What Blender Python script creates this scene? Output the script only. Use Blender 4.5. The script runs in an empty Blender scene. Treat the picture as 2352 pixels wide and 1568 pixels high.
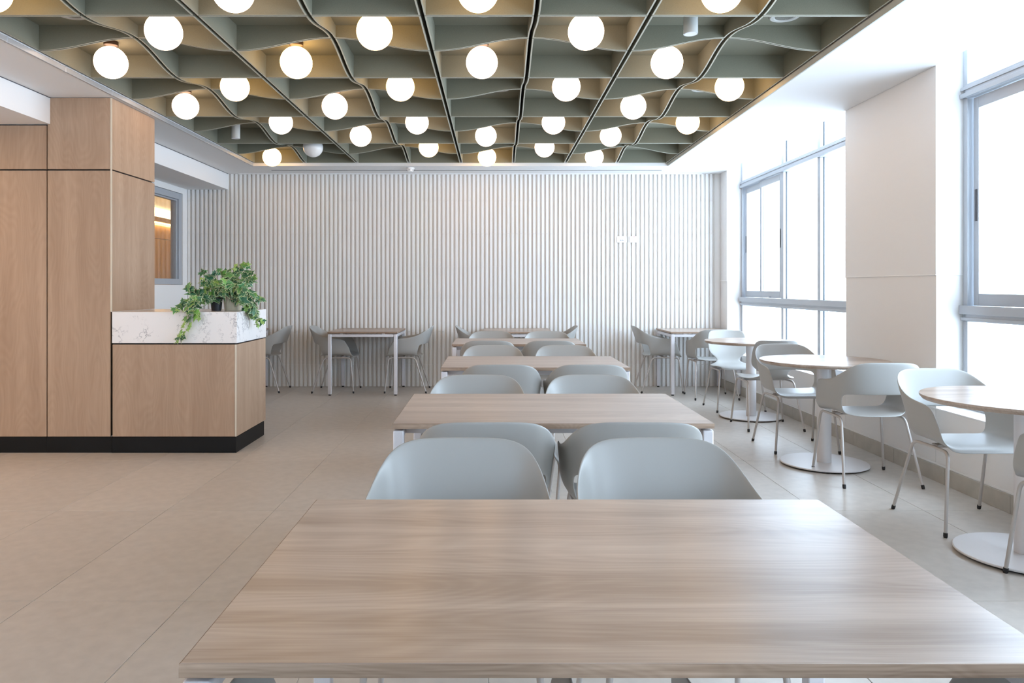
import bpy, bmesh, math, random
from mathutils import Vector, Matrix
R = math.radians
PI = math.pi
sc = bpy.context.scene
col = sc.collection

# ------------------------------------------------------------------ camera
F = 1730.0
cam_d = bpy.data.cameras.new('camera')
cam_d.sensor_width = 36.0
cam_d.lens = F / 2352 * 36.0
cam_d.shift_x = 41 / 2352
cam_d.shift_y = -124 / 2352
cam_d.clip_start = 0.05
cam = bpy.data.objects.new('camera', cam_d)
cam.location = (0, 0, 1.24)
cam.rotation_euler = (R(90), 0, 0)
col.objects.link(cam)
sc.camera = cam

# ------------------------------------------------------------------ world, portals, exposure
world = bpy.data.worlds.new('world')
sc.world = world
world.use_nodes = True
bg = world.node_tree.nodes['Background']
bg.inputs['Color'].default_value = (0.64, 0.81, 1.0, 1)
bg.inputs['Strength'].default_value = 10.0
sc.view_settings.view_transform = 'Standard'
sc.view_settings.look = 'None'
sc.view_settings.gamma = 1
sc.view_settings.use_curve_mapping = False
sc.view_settings.exposure = 0.38
sc.cycles.max_bounces = 10
sc.cycles.diffuse_bounces = 7
sc.cycles.glossy_bounces = 4
sc.cycles.transparent_max_bounces = 12
sc.cycles.caustics_reflective = False
sc.cycles.caustics_refractive = False
sc.cycles.sample_clamp_indirect = 8.0
sc.cycles.use_denoising = True

BAYS = [(6.085, 9.18), (1.74, 4.837), (-2.6, 0.49)]
WX = 3.01          # window plane
WALLX = 2.835      # inner face of the right wall
CZ = 2.665         # white ceiling
GZ = 2.70          # lower edge of the acoustic grid
GT = 2.853         # back panels of the grid
for (a, b) in BAYS:
    ld = bpy.data.lights.new('portal', 'AREA')
    ld.shape = 'RECTANGLE'
    ld.size = b - a
    ld.size_y = 2.5
    ld.cycles.is_portal = True
    lo = bpy.data.objects.new('portal', ld)
    lo.location = (3.2, (a + b) / 2, 1.72)
    lo.rotation_euler = (R(90), 0, R(90))      # facing -X
    col.objects.link(lo)

ld = bpy.data.lights.new('portal', 'AREA')  # portal for the added window behind the camera
ld.shape = 'RECTANGLE'; ld.size = 3.1; ld.size_y = 1.1
ld.cycles.is_portal = True
lo = bpy.data.objects.new('portal', ld)
lo.location = (-3.85, -3.35, 1.85); lo.rotation_euler = (R(90), 0, R(180))
col.objects.link(lo)

# ------------------------------------------------------------------ materials
def nodes_of(name):
    m = bpy.data.materials.new(name)
    m.use_nodes = True
    nt = m.node_tree
    return m, nt, nt.nodes['Principled BSDF']

def plain(name, c, rough=0.5, metal=0.0, noise=0.0, nscale=40, bump=0.0, rand=0.0, spec=None):
    m, nt, b = nodes_of(name)
    b.inputs['Base Color'].default_value = (*c, 1)
    b.inputs['Roughness'].default_value = rough
    b.inputs['Metallic'].default_value = metal
    if spec is not None:
        b.inputs['Specular IOR Level'].default_value = spec
    if noise or rand or bump:
        tc = nt.nodes.new('ShaderNodeTexCoord')
        nz = nt.nodes.new('ShaderNodeTexNoise')
        nz.inputs['Scale'].default_value = nscale
        nz.inputs['Detail'].default_value = 5
        nt.links.new(tc.outputs['Object'], nz.inputs['Vector'])
        mr = nt.nodes.new('ShaderNodeMapRange')
        mr.inputs[1].default_value = 0.25
        mr.inputs[2].default_value = 0.75
        mr.inputs[3].default_value = 1 - noise
        mr.inputs[4].default_value = 1 + noise
        nt.links.new(nz.outputs['Fac'], mr.inputs[0])
        val = mr.outputs[0]
        if rand:
            oi = nt.nodes.new('ShaderNodeObjectInfo')
            m2 = nt.nodes.new('ShaderNodeMapRange')
            m2.inputs[3].default_value = 1 - rand
            m2.inputs[4].default_value = 1 + rand
            nt.links.new(oi.outputs['Random'], m2.inputs[0])
            mu = nt.nodes.new('ShaderNodeMath')
            mu.operation = 'MULTIPLY'
            nt.links.new(val, mu.inputs[0])
            nt.links.new(m2.outputs[0], mu.inputs[1])
            val = mu.outputs[0]
        vm = nt.nodes.new('ShaderNodeVectorMath')
        vm.operation = 'SCALE'
        vm.inputs[0].default_value = c
        nt.links.new(val, vm.inputs['Scale'])
        nt.links.new(vm.outputs[0], b.inputs['Base Color'])
        if bump:
            bp = nt.nodes.new('ShaderNodeBump')
            bp.inputs['Strength'].default_value = bump
            bp.inputs['Distance'].default_value = 0.002
            nt.links.new(nz.outputs['Fac'], bp.inputs['Height'])
            nt.links.new(bp.outputs[0], b.inputs['Normal'])
    return m

def wood(name, light, dark, axis, rough=0.5, cath=0.5, fine=0.5, wscale=1.0, broad=1.6):
    """laminate with long streaks along one axis, fine pores and a few cathedral arches"""
    m, nt, b = nodes_of(name)
    N = nt.nodes.new
    L = nt.links.new
    tc = N('ShaderNodeTexCoord')
    oi = N('ShaderNodeObjectInfo')
    off = N('ShaderNodeVectorMath'); off.operation = 'SCALE'
    off.inputs[0].default_value = (17.0, 9.0, 5.0)
    L(oi.outputs['Random'], off.inputs['Scale'])
    add = N('ShaderNodeVectorMath'); add.operation = 'ADD'
    L(tc.outputs['Object'], add.inputs[0]); L(off.outputs[0], add.inputs[1])
    def mapped(s_long, s_cross):
        mp = N('ShaderNodeMapping')
        s = [s_cross] * 3
        s[axis] = s_long
        mp.inputs['Scale'].default_value = s
        L(add.outputs[0], mp.inputs['Vector'])
        return mp.outputs[0]
    n1 = N('ShaderNodeTexNoise'); n1.inputs['Scale'].default_value = 1.0; n1.inputs['Detail'].default_value = 4
    L(mapped(0.7 * wscale, 11 * wscale), n1.inputs['Vector'])
    n2 = N('ShaderNodeTexNoise'); n2.inputs['Scale'].default_value = 1.0; n2.inputs['Detail'].default_value = 3
    L(mapped(6, 260), n2.inputs['Vector'])
    # cathedral figure: contour lines of a slow stretched noise
    n3 = N('ShaderNodeTexNoise'); n3.inputs['Scale'].default_value = 1.0; n3.inputs['Detail'].default_value = 2.0
    n3.inputs['Roughness'].default_value = 0.4
    L(mapped(0.8 * wscale, 3.6 * wscale), n3.inputs['Vector'])
    mu = N('ShaderNodeMath'); mu.operation = 'MULTIPLY'; mu.inputs[1].default_value = 34
    L(n3.outputs['Fac'], mu.inputs[0])
    fr = N('ShaderNodeMath'); fr.operation = 'PINGPONG'; fr.inputs[1].default_value = 0.5
    L(mu.outputs[0], fr.inputs[0])
    def scaled(o, k):
        q = N('ShaderNodeMath'); q.operation = 'MULTIPLY_ADD'
        q.inputs[1].default_value = k; q.inputs[2].default_value = -k * 0.5
        L(o, q.inputs[0]); return q.outputs[0]
    def plus(a, c_):
        q = N('ShaderNodeMath'); q.operation = 'ADD'
        L(a, q.inputs[0]); L(c_, q.inputs[1]); return q.outputs[0]
    s = plus(plus(scaled(n1.outputs['Fac'], broad), scaled(n2.outputs['Fac'], fine)), scaled(fr.outputs[0], cath))
    q = N('ShaderNodeMath'); q.operation = 'ADD'; q.use_clamp = True; q.inputs[1].default_value = 0.5
    L(s, q.inputs[0])
    mx = N('ShaderNodeMix'); mx.data_type = 'RGBA'
    mx.inputs[6].default_value = (*dark, 1); mx.inputs[7].default_value = (*light, 1)
    L(q.outputs[0], mx.inputs[0])
    L(mx.outputs[2], b.inputs['Base Color'])
    b.inputs['Roughness'].default_value = rough
    return m

def marble(name):
    m, nt, b = nodes_of(name)
    N = nt.nodes.new; L = nt.links.new
    tc = N('ShaderNodeTexCoord')
    nd = N('ShaderNodeTexNoise'); nd.inputs['Scale'].default_value = 9; nd.inputs['Detail'].default_value = 8
    nd.inputs['Roughness'].default_value = 0.7
    L(tc.outputs['Object'], nd.inputs['Vector'])
    v = N('ShaderNodeMath'); v.operation = 'SUBTRACT'; v.inputs[1].default_value = 0.5
    L(nd.outputs['Fac'], v.inputs[0])
    a = N('ShaderNodeMath'); a.operation = 'ABSOLUTE'; L(v.outputs[0], a.inputs[0])
    mr = N('ShaderNodeMapRange'); mr.inputs[1].default_value = 0.0; mr.inputs[2].default_value = 0.022
    mr.inputs[3].default_value = 1; mr.inputs[4].default_value = 0
    L(a.outputs[0], mr.inputs[0])
    n2 = N('ShaderNodeTexNoise'); n2.inputs['Scale'].default_value = 5.5; n2.inputs['Detail'].default_value = 5
    L(tc.outputs['Object'], n2.inputs['Vector'])
    m2 = N('ShaderNodeMapRange'); m2.inputs[1].default_value = 0.47; m2.inputs[2].default_value = 0.60
    L(n2.outputs['Fac'], m2.inputs[0])
    mu = N('ShaderNodeMath'); mu.operation = 'MULTIPLY'
    L(mr.outputs[0], mu.inputs[0]); L(m2.outputs[0], mu.inputs[1])
    mx = N('ShaderNodeMix'); mx.data_type = 'RGBA'
    mx.inputs[6].default_value = (0.80, 0.785, 0.78, 1); mx.inputs[7].default_value = (0.22, 0.22, 0.25, 1)
    L(mu.outputs[0], mx.inputs[0]); L(mx.outputs[2], b.inputs['Base Color'])
    b.inputs['Roughness'].default_value = 0.25
    return m

def emit(name, c, s):
    m, nt, b = nodes_of(name)
    b.inputs['Base Color'].default_value = (0.8, 0.8, 0.8, 1)
    b.inputs['Emission Color'].default_value = (*c, 1)
    b.inputs['Emission Strength'].default_value = s
    b.inputs['Roughness'].default_value = 0.3
    return m

def glass(name, tint=(1, 1, 1), refl=0.04, power=1.0):
    m, nt, b = nodes_of(name)
    N = nt.nodes.new; L = nt.links.new
    nt.nodes.remove(b)
    out = nt.nodes['Material Output']
    tr = N('ShaderNodeBsdfTransparent'); tr.inputs[0].default_value = (*tint, 1)
    gl = N('ShaderNodeBsdfGlossy'); gl.inputs['Roughness'].default_value = 0.02
    lw = N('ShaderNodeLayerWeight'); lw.inputs['Blend'].default_value = 0.5
    fr = N('ShaderNodeMath'); fr.operation = 'POWER'; fr.inputs[1].default_value = 5.0
    L(lw.outputs['Facing'], fr.inputs[0])
    ad = N('ShaderNodeMath'); ad.operation = 'MULTIPLY_ADD'; ad.inputs[1].default_value = power
    ad.inputs[2].default_value = refl; ad.use_clamp = True
    L(fr.outputs[0], ad.inputs[0])
    mx = N('ShaderNodeMixShader')
    L(ad.outputs[0], mx.inputs[0]); L(tr.outputs[0], mx.inputs[1]); L(gl.outputs[0], mx.inputs[2])
    L(mx.outputs[0], out.inputs['Surface'])
    return m

def leaf_green():
    m, nt, b = nodes_of('ivy_green')
    N = nt.nodes.new; L = nt.links.new
    oi = N('ShaderNodeObjectInfo')
    cr = N('ShaderNodeValToRGB')
    e = cr.color_ramp.elements
    e[0].position = 0.0; e[0].color = (0.035, 0.13, 0.07, 1)
    e[1].position = 1.0; e[1].color = (0.20, 0.42, 0.07, 1)
    x = e.new(0.45); x.color = (0.055, 0.18, 0.075, 1)
    x = e.new(0.72); x.color = (0.085, 0.25, 0.085, 1)
    L(oi.outputs['Random'], cr.inputs[0])
    L(cr.outputs[0], b.inputs['Base Color'])
    b.inputs['Roughness'].default_value = 0.45
    return m

M = {}
M['white'] = plain('white_paint', (0.80, 0.79, 0.775), 0.7)
M['ceil'] = plain('ceiling_paint', (0.78, 0.775, 0.77), 0.8)
M['rib'] = plain('ribbed_ceramic', (0.80, 0.79, 0.775), 0.5, rand=0.012, noise=0.0)
M['groove'] = plain('beige_groove', (0.70, 0.68, 0.65), 0.8)  # flute grooves in a darker beige than the ribs
M['pier'] = plain('pier_cladding', (0.77, 0.755, 0.74), 0.55)
M['tile'] = plain('stone_floor_tile', (0.53, 0.485, 0.435), 0.35, noise=0.08, nscale=16, rand=0.03, bump=0.05)
M['grout'] = plain('pale_grout', (0.80, 0.79, 0.77), 0.8)
M['skirt'] = plain('skirting_stone', (0.43, 0.40, 0.35), 0.5, noise=0.12, nscale=9, rand=0.03)
M['felt'] = plain('sage_felt', (0.195, 0.192, 0.142), 0.95, noise=0.10, nscale=260, bump=0.2)
M['cut'] = plain('felt_cut_edge', (0.50, 0.50, 0.42), 0.9)
M['black'] = plain('black_metal', (0.005, 0.005, 0.005), 0.5, spec=0.2)
M['void'] = plain('plenum_black', (0.012, 0.012, 0.012), 0.9)
M['cab'] = wood('veneer_vertical', (0.46, 0.325, 0.225), (0.33, 0.215, 0.14), 2, 0.5, cath=0.42, fine=0.7)
M['edge'] = plain('pale_edge_strip', (0.62, 0.55, 0.44), 0.4)
M['top'] = wood('table_laminate', (0.50, 0.40, 0.325), (0.285, 0.205, 0.155), 0, 0.28, cath=0.36, fine=0.7, wscale=1.0, broad=2.3)
M['tedge'] = wood('table_edge_band', (0.48, 0.35, 0.26), (0.20, 0.13, 0.085), 0, 0.5, cath=0.3, fine=1.2, wscale=3.0)
M['shell'] = plain('sage_plastic', (0.365, 0.36, 0.342), 0.40)
M['leg'] = plain('warm_grey_powdercoat', (0.48, 0.445, 0.42), 0.38, metal=0.25)
M['frame'] = plain('table_frame_silver', (0.70, 0.69, 0.72), 0.35, metal=0.2)
M['ped'] = plain('pedestal_pale_grey', (0.68, 0.66, 0.66), 0.4, metal=0.15)
M['rubber'] = plain('black_rubber', (0.015, 0.015, 0.017), 0.6)
M['bracket'] = plain('grey_bracket', (0.35, 0.38, 0.42), 0.5)
M['alu'] = plain('grey_aluminium', (0.44, 0.47, 0.51), 0.4, metal=0.2)
M['gasket'] = plain('dark_gasket', (0.05, 0.06, 0.07), 0.6)
M['glass'] = glass('window_glass')
M['glass_in'] = glass('inner_glass', refl=0.12, power=0.9)
M['marble'] = marble('quartz_veined')
M['plate'] = plain('white_plastic', (0.85, 0.85, 0.85), 0.35)
M['red'] = plain('red_mark', (0.6, 0.12, 0.2), 0.5)
M['dark'] = plain('dark_plastic', (0.08, 0.08, 0.09), 0.5)
M['cap'] = plain('bronze_cap', (0.07, 0.04, 0.025), 0.4, metal=0.3)
M['spot'] = plain('spot_body', (0.55, 0.56, 0.54), 0.5)
M['lens'] = plain('spot_lens', (0.8, 0.82, 0.88), 0.2)
M['chrome'] = plain('brushed_ring', (0.75, 0.75, 0.75), 0.2, metal=0.8)
M['g_warm'] = emit('globe_warm', (1.0, 0.58, 0.22), 8.0)
M['g_neu'] = emit('globe_neutral', (1.0, 0.68, 0.46), 5.5)
M['g_off'] = plain('globe_unlit', (0.75, 0.75, 0.74), 0.25)
M['leaf'] = leaf_green()
M['cream'] = plain('ivy_margin', (0.62, 0.68, 0.42), 0.5)
M['stem'] = plain('ivy_stem', (0.16, 0.22, 0.06), 0.6)
M['pot_b'] = plain('black_pot', (0.012, 0.013, 0.018), 0.5)
M['pot_c'] = plain('cream_pot', (0.66, 0.58, 0.43), 0.45)
M['soil'] = plain('soil', (0.03, 0.02, 0.012), 0.95, noise=0.4, nscale=90)
M['inwood'] = wood('inner_room_wood', (0.52, 0.37, 0.20), (0.42, 0.28, 0.14), 2, 0.5, cath=0.2)
M['led'] = emit('cove_led', (1.0, 0.74, 0.40), 7.0)
M['led2'] = emit('wood_wash_led', (1.0, 0.55, 0.18), 22)
M['down'] = emit('downlight_disc', (1.0, 0.62, 0.32), 420)

# ------------------------------------------------------------------ mesh helpers
class MB:
    def __init__(s):
        s.v = []; s.f = []; s.m = []
    def box(s, x0, x1, y0, y1, z0, z1, mi=0):
        b = len(s.v)
        s.v += [(x0, y0, z0), (x1, y0, z0), (x1, y1, z0), (x0, y1, z0),
                (x0, y0, z1), (x1, y0, z1), (x1, y1, z1), (x0, y1, z1)]
        for q in ((0, 3, 2, 1), (4, 5, 6, 7), (0, 1, 5, 4), (1, 2, 6, 5), (2, 3, 7, 6), (3, 0, 4, 7)):
            s.f.append(tuple(b + i for i in q)); s.m.append(mi)
        return s
    def lathe(s, prof, n=32, cx=0, cy=0, mi=0):
        """prof: list of (r, z), closed by caps where r = 0"""
        rings = []
        for (r, z) in prof:
            if r < 1e-6:
                rings.append([len(s.v)]); s.v.append((cx, cy, z))
            else:
                rings.append([len(s.v) + i for i in range(n)])
                s.v += [(cx + r * math.cos(2 * PI * i / n), cy + r * math.sin(2 * PI * i / n), z) for i in range(n)]
        for a, b in zip(rings, rings[1:]):
            for i in range(n):
                j = (i + 1) % n
                if len(a) == 1 and len(b) == 1: continue
                if len(a) == 1: s.f.append((a[0], b[j], b[i]))
                elif len(b) == 1: s.f.append((a[i], a[j], b[0]))
                else: s.f.append((a[i], a[j], b[j], b[i]))
                s.m.append(mi)
        return s
    def tube(s, pts, r, n=10, mi=0, cap=True):
        pts = [Vector(p) for p in pts]
        rr = r if isinstance(r, (list, tuple)) else [r] * len(pts)
        up = None; rings = []
        for i, p in enumerate(pts):
            d = (pts[min(i + 1, len(pts) - 1)] - pts[max(i - 1, 0)]).normalized()
            if up is None:
                up = d.orthogonal().normalized()
            else:
                up = (up - d * up.dot(d)).normalized()
            w = d.cross(up)
            rings.append([len(s.v) + k for k in range(n)])
            s.v += [tuple(p + (up * math.cos(2 * PI * k / n) + w * math.sin(2 * PI * k / n)) * rr[i]) for k in range(n)]
        for a, b in zip(rings, rings[1:]):
            for k in range(n):
                j = (k + 1) % n
                s.f.append((a[k], a[j], b[j], b[k])); s.m.append(mi)
        if cap:
            s.f.append(tuple(reversed(rings[0]))); s.m.append(mi)
            s.f.append(tuple(rings[-1])); s.m.append(mi)
        return s
    def mesh(s, name, mats, smooth=False, bevel=0, seg=2, angle=35):
        me = bpy.data.meshes.new(name)
        me.from_pydata(s.v, [], s.f)
        for m_ in (mats if isinstance(mats, (list, tuple)) else [mats]):
            me.materials.append(m_)
        me.polygons.foreach_set('material_index', s.m)
        bm = bmesh.new(); bm.from_mesh(me)
        bmesh.ops.recalc_face_normals(bm, faces=bm.faces)
        if bevel:
            es = [e for e in bm.edges if len(e.link_faces) == 2 and e.calc_face_angle(0) > R(40)]
            bv = bmesh.ops.bevel(bm, geom=es, offset=bevel, segments=seg, profile=0.6, affect='EDGES', clamp_overlap=True)
            if not smooth:
                for f_ in bv['faces']: f_.smooth = True
        if smooth:
            for f_ in bm.faces: f_.smooth = True
            for e in bm.edges:
                if len(e.link_faces) == 2 and e.calc_face_angle(0) > R(angle): e.smooth = False
        bm.to_mesh(me); bm.free()
        return me

def put(name, me, parent=None, loc=(0, 0, 0), rot=(0, 0, 0)):
    o = bpy.data.objects.new(name, me)
    o.location = loc; o.rotation_euler = rot
    if parent: o.parent = parent
    col.objects.link(o)
    return o

def build(name, mb, mats, parent=None, loc=(0, 0, 0), rot=(0, 0, 0), **k):
    return put(name, mb.mesh(name, mats, **k), parent, loc, rot)

def boxo(name, b, mat, parent=None, bevel=0, **k):
    """a box given by world extents, origin at its centre"""
    x0, x1, y0, y1, z0, z1 = b
    c = ((x0 + x1) / 2, (y0 + y1) / 2, (z0 + z1) / 2)
    h = ((x1 - x0) / 2, (y1 - y0) / 2, (z1 - z0) / 2)
    return build(name, MB().box(-h[0], h[0], -h[1], h[1], -h[2], h[2]), mat, parent, c, bevel=bevel, **k)

def wbox(name, b, mat, parent=None, **k):
    """the same box with its origin left at the parent's origin, so that children can use the same coordinates"""
    return build(name, MB().box(*b), mat, parent, **k)

def thing(name, label, cat, loc=(0, 0, 0), rz=0, group=None):
    o = bpy.data.objects.new(name, None)
    o.empty_display_size = 0.1
    o.location = loc; o.rotation_euler = (0, 0, rz)
    col.objects.link(o)
    tag(o, label, cat, group)
    return o

def tag(o, label, cat, group=None):
    o['label'] = label; o['category'] = cat
    if group: o['group'] = group
    return o

def struct(o, label=None):
    o['kind'] = 'structure'
    if label: o['label'] = label
    return o

def dup(root, label, loc, rz, group=None):
    r = root.copy(); col.objects.link(r)
    r.location = loc; r.rotation_euler = (0, 0, rz)
    r['label'] = label
    if group: r['group'] = group
    for ch in root.children:
        c = ch.copy(); col.objects.link(c); c.parent = r
        for g in ch.children:
            d = g.copy(); col.objects.link(d); d.parent = c
    return r

# ------------------------------------------------------------------ floor
floor = struct(wbox('floor', (-6.3, 3.3, -3.2, 9.7, -0.16, -0.0025), M['grout']), 'floor of large beige stone tiles with pale joints')
tw, tl = 0.602, 1.205
tile_me = MB().box(-tw / 2 + .0014, tw / 2 - .0014, -tl / 2 + .0014, tl / 2 - .0014, -0.0024, 0).mesh('tile', M['tile'], bevel=0.0008, seg=1)
rnd = random.Random(3)
for i in range(-9, 7):
    for j in range(-5, 6):
        x0 = -1.222 + i * tw; y0 = 2.98 + j * tl
        if x0 > WALLX - 0.02 or x0 + tw < -6.2 or y0 > 9.43: continue
        if x0 + tw > WALLX or y0 + tl > 9.45 or x0 < -6.2:
            xa, xb = max(x0, -6.2) + .0014, min(x0 + tw - .0014, WALLX)
            ya, yb = y0 + .0014, min(y0 + tl - .0014, 9.45)
            boxo('tile', (xa, xb, ya, yb, -0.0024, 0), M['tile'], floor)
        else:
            put('tile', tile_me, floor, (x0 + tw / 2, y0 + tl / 2, 0))

# ------------------------------------------------------------------ back wall with ribbed tiles
WB = 9.45
wall_back = struct(wbox('wall_back', (-3.95, 3.3, WB + 0.012, WB + 0.2, 0, 3.1), M['rib']), 'far wall clad in vertical ribbed off-white tiles')
PITCH = 0.0541
NR = 15
TWD = PITCH * NR
THT = 0.41
def ribbed(n, h):
    mb = MB()
    # flutes: flat top, short slope, flat groove
    prof = []
    for k in range(n):
        x = k * PITCH + .00005
        prof += [(x, 0.0), (x + 0.0245, 0.0), (x + 0.0275, -0.003), (x + 0.0300, -0.0195), (x + 0.0495, -0.0195), (x + 0.0520, -0.003)]
    p2 = []
    for q in prof:
        if not p2 or q != p2[-1]: p2.append(q)
    p2.append((n * PITCH - 0.0001, -0.0005))
    z0, z1 = 0.0008, h - 0.0008
    for (x, d) in p2:
        mb.v += [(x, -d, z0), (x, -d, z1)]
    for k in range(len(p2) - 1):
        mb.f.append((2 * k, 2 * k + 2, 2 * k + 3, 2 * k + 1))
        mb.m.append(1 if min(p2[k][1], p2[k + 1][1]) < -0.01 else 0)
    b = len(mb.v)
    w = n * PITCH
    mb.v += [(0, 0.0245, z0), (w, 0.0245, z0), (w, 0.0245, z1), (0, 0.0245, z1)]
    # closing ends
    mb.f.append(tuple([2 * k for k in range(len(p2))] + [b + 1, b])); mb.m.append(0)
    mb.f.append(tuple([2 * k + 1 for k in range(len(p2))] + [b + 2, b + 3])); mb.m.append(0)
    return mb
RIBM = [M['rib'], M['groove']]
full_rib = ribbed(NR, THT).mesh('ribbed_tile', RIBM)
zs = [0.0]
# joint heights read from the photograph
joints = [0.275, 0.685, 1.095, 1.505, 1.915, 2.325]
rows = [(0.0, joints[0])] + list(zip(joints, joints[1:])) + [(joints[-1], CZ)]
X0 = -3.84
ncol = 9
for (za, zb) in rows:
    for c in range(ncol):
        n = NR
        xa = X0 + c * TWD
        if xa + n * PITCH > 2.80: n = int((2.80 - xa) / PITCH)
        if n <= 0: continue
        if n == NR and abs(zb - za - THT) < 1e-6:
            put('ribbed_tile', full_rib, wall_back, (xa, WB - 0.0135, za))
        else:
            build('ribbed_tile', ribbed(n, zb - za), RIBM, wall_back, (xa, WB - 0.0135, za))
X1 = X0 + TWD * ncol

# ------------------------------------------------------------------ right wall
wall_right = struct(build('wall_right', MB()
    .box(WALLX + .012, 3.3, -3.1, 9.6, 0, 0.458), M['white']), 'right wall under and between the windows')
sill = boxo('window_sill', (WALLX, WX + .01, -3.1, 9.44, 0.458, 0.466), M['white'], wall_right)
piers = [(9.18, 9.45), (4.837, 6.085), (0.49, 1.74), (-3.1, -2.6)]
edges = sorted(set([-3.1, 9.45] + [e for p_ in piers for e in p_]))
for a, b in zip(edges, edges[1:]):
    mid = (a + b) / 2
    boxo('cladding_panel', (WALLX + .001, WALLX + .012, a + .0015, b - .0015, 0.118, 0.457), M['pier'], wall_right)
for (a, b) in piers:
    boxo('pier', (WALLX + .006, 3.28, a + .004, b - .004, 0.466, 1.318), M['pier'], wall_right)
    boxo('pier', (WALLX + .002, 3.28, a, b, 1.325, 2.95), M['pier'], wall_right)
    boxo('pier_trim', (WALLX - .001, 3.28, a - .001, b + .001, 1.318, 1.325), M['white'], wall_right, bevel=.001, seg=1)
bbr = struct(wbox('baseboard_right', (WALLX - .002, WALLX + .004, -3.1, 9.44, 0.105, 0.117), M['white'], bevel=.002), 'skirting of stone tiles under a pale trim')
y = -3.1
while y < 9.4:
    y2 = min(y + 0.602, 9.44)
    boxo('skirting_tile', (WALLX - .010, WALLX + .002, y + .0012, y2 - .0012, 0.0, 0.104), M['skirt'], bbr, bevel=.0012, seg=1)
    y = y2
# head above the windows and outer strip
boxo('window_head', (WALLX + .01, 3.3, -3.1, 9.44, 2.95, 3.1), M['white'], wall_right)

def window(n, y0, y1, muls, slide_far, label):
    w = struct(thing('window_%d' % n, label, 'window', (WX, 0, 0)))
    del w['category']
    w['kind'] = 'structure'
    d0, d1 = 0.0, 0.075
    z0, z1 = 0.467, 2.948
    al = M['alu']
    def fr(name, a, b, za, zb, x0=d0, x1=d1, mat=al, par=w, bev=.003):
        return boxo(name, (x0, x1, a, b, za, zb), mat, par, bevel=bev)
    # outer frame
    fr('frame_jamb', y0 + .001, y0 + .045, z0, z1); fr('frame_jamb', y1 - .045, y1 - .001, z0, z1)
    fr('frame_rail', y0 + .045, y1 - .045, z0, z0 + .05); fr('frame_rail', y0 + .045, y1 - .045, z1 - .05, z1)
    # transoms with stepped profiles
    t = wbox('transom', (-.012, d1, y0 + .045, y1 - .045, 2.445, 2.53), al, w, bevel=.003)
    boxo('transom_lip', (-.022, -.013, y0 + .002, y1 - .002, 2.447, 2.475), al, t, bevel=.002)
    boxo('transom_lip', (-.018, -.013, y0 + .002, y1 - .002, 2.495, 2.515), al, t, bevel=.002)
    t = wbox('transom', (-.012, d1, y0 + .045, y1 - .045, 1.025, 1.12), al, w, bevel=.003)
    boxo('transom_lip', (-.028, -.013, y0 + .002, y1 - .002, 1.07, 1.125), al, t, bevel=.002)
    boxo('transom_lip', (-.018, -.013, y0 + .002, y1 - .002, 1.03, 1.05), al, t, bevel=.002)
    ys = [y0 + .045] + muls + [y1 - .045]
    for mm in muls:
        for za, zb in ((z0 + .05, 1.025), (1.12, 2.445), (2.53, z1 - .05)):
            fr('mullion', mm - .03, mm + .03, za, zb)
            fr('gasket', mm + .0302, mm + .034, za, zb, .03, .04, M['gasket'], bev=0)
            fr('gasket', mm - .034, mm - .0302, za, zb, .03, .04, M['gasket'], bev=0)
    for k, (a, b) in enumerate(zip(ys, ys[1:])):
        aa = a + (.03 if k > 0 else 0); bb = b - (.03 if k < len(ys) - 2 else 0)
        for za, zb in ((z0 + .05, 1.025), (2.53, z1 - .05)):
            fr('pane', aa + .0005, bb - .0005, za + .0005, zb - .0005, .034, .040, M['glass'], bev=0)
        is_slide = (k == len(ys) - 2)
        if not is_slide:
            fr('pane', aa + .0005, bb - .0005, 1.1205, 2.4445, .034, .040, M['glass'], bev=0)
        else:
            mid = (aa + bb) / 2
            for q, (sa, sb, sx) in enumerate(((mid - .025, bb - .012, .032), (aa + .002, mid + .025, .004))):
                za, zb = 1.125, 2.44
                boxo('sash_stile', (sx, sx + .024, sa, sa + .05, za, zb), al, w, bevel=.002)
                boxo('sash_stile', (sx, sx + .024, sb - .05, sb, za, zb), al, w, bevel=.002)
                boxo('sash_rail', (sx, sx + .024, sa + .05, sb - .05, za, za + .075), al, w, bevel=.002)
                boxo('sash_rail', (sx, sx + .024, sa + .05, sb - .05, zb - .07, zb), al, w, bevel=.002)
                boxo('pane', (sx + .009, sx + .015, sa + .0505, sb - .0505, za + .0755, zb - .0705), M['glass'], w)
                yy = sb - .028 if q == 0 else sa + .022
                boxo('sash_latch', (sx - .004, sx - .0005, yy - .010, yy + .010, 1.66, 1.86), M['dark'], w, bevel=.001, seg=1)
            boxo('catch', (-.02, .002, aa + .30, aa + .36, 1.126, 1.142), al, w, bevel=.002)
    return w
window(1, *BAYS[0], [6.985, 7.875], True, 'grey aluminium window beyond the pale pier, by the far corner')
window(2, *BAYS[1], [2.6, 3.5], True, 'grey aluminium window at the right edge, nearer than the pier')
w3 = window(3, *BAYS[2], [-1.7, -0.8], True, 'grey aluminium window of the bay behind the camera')

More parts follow.
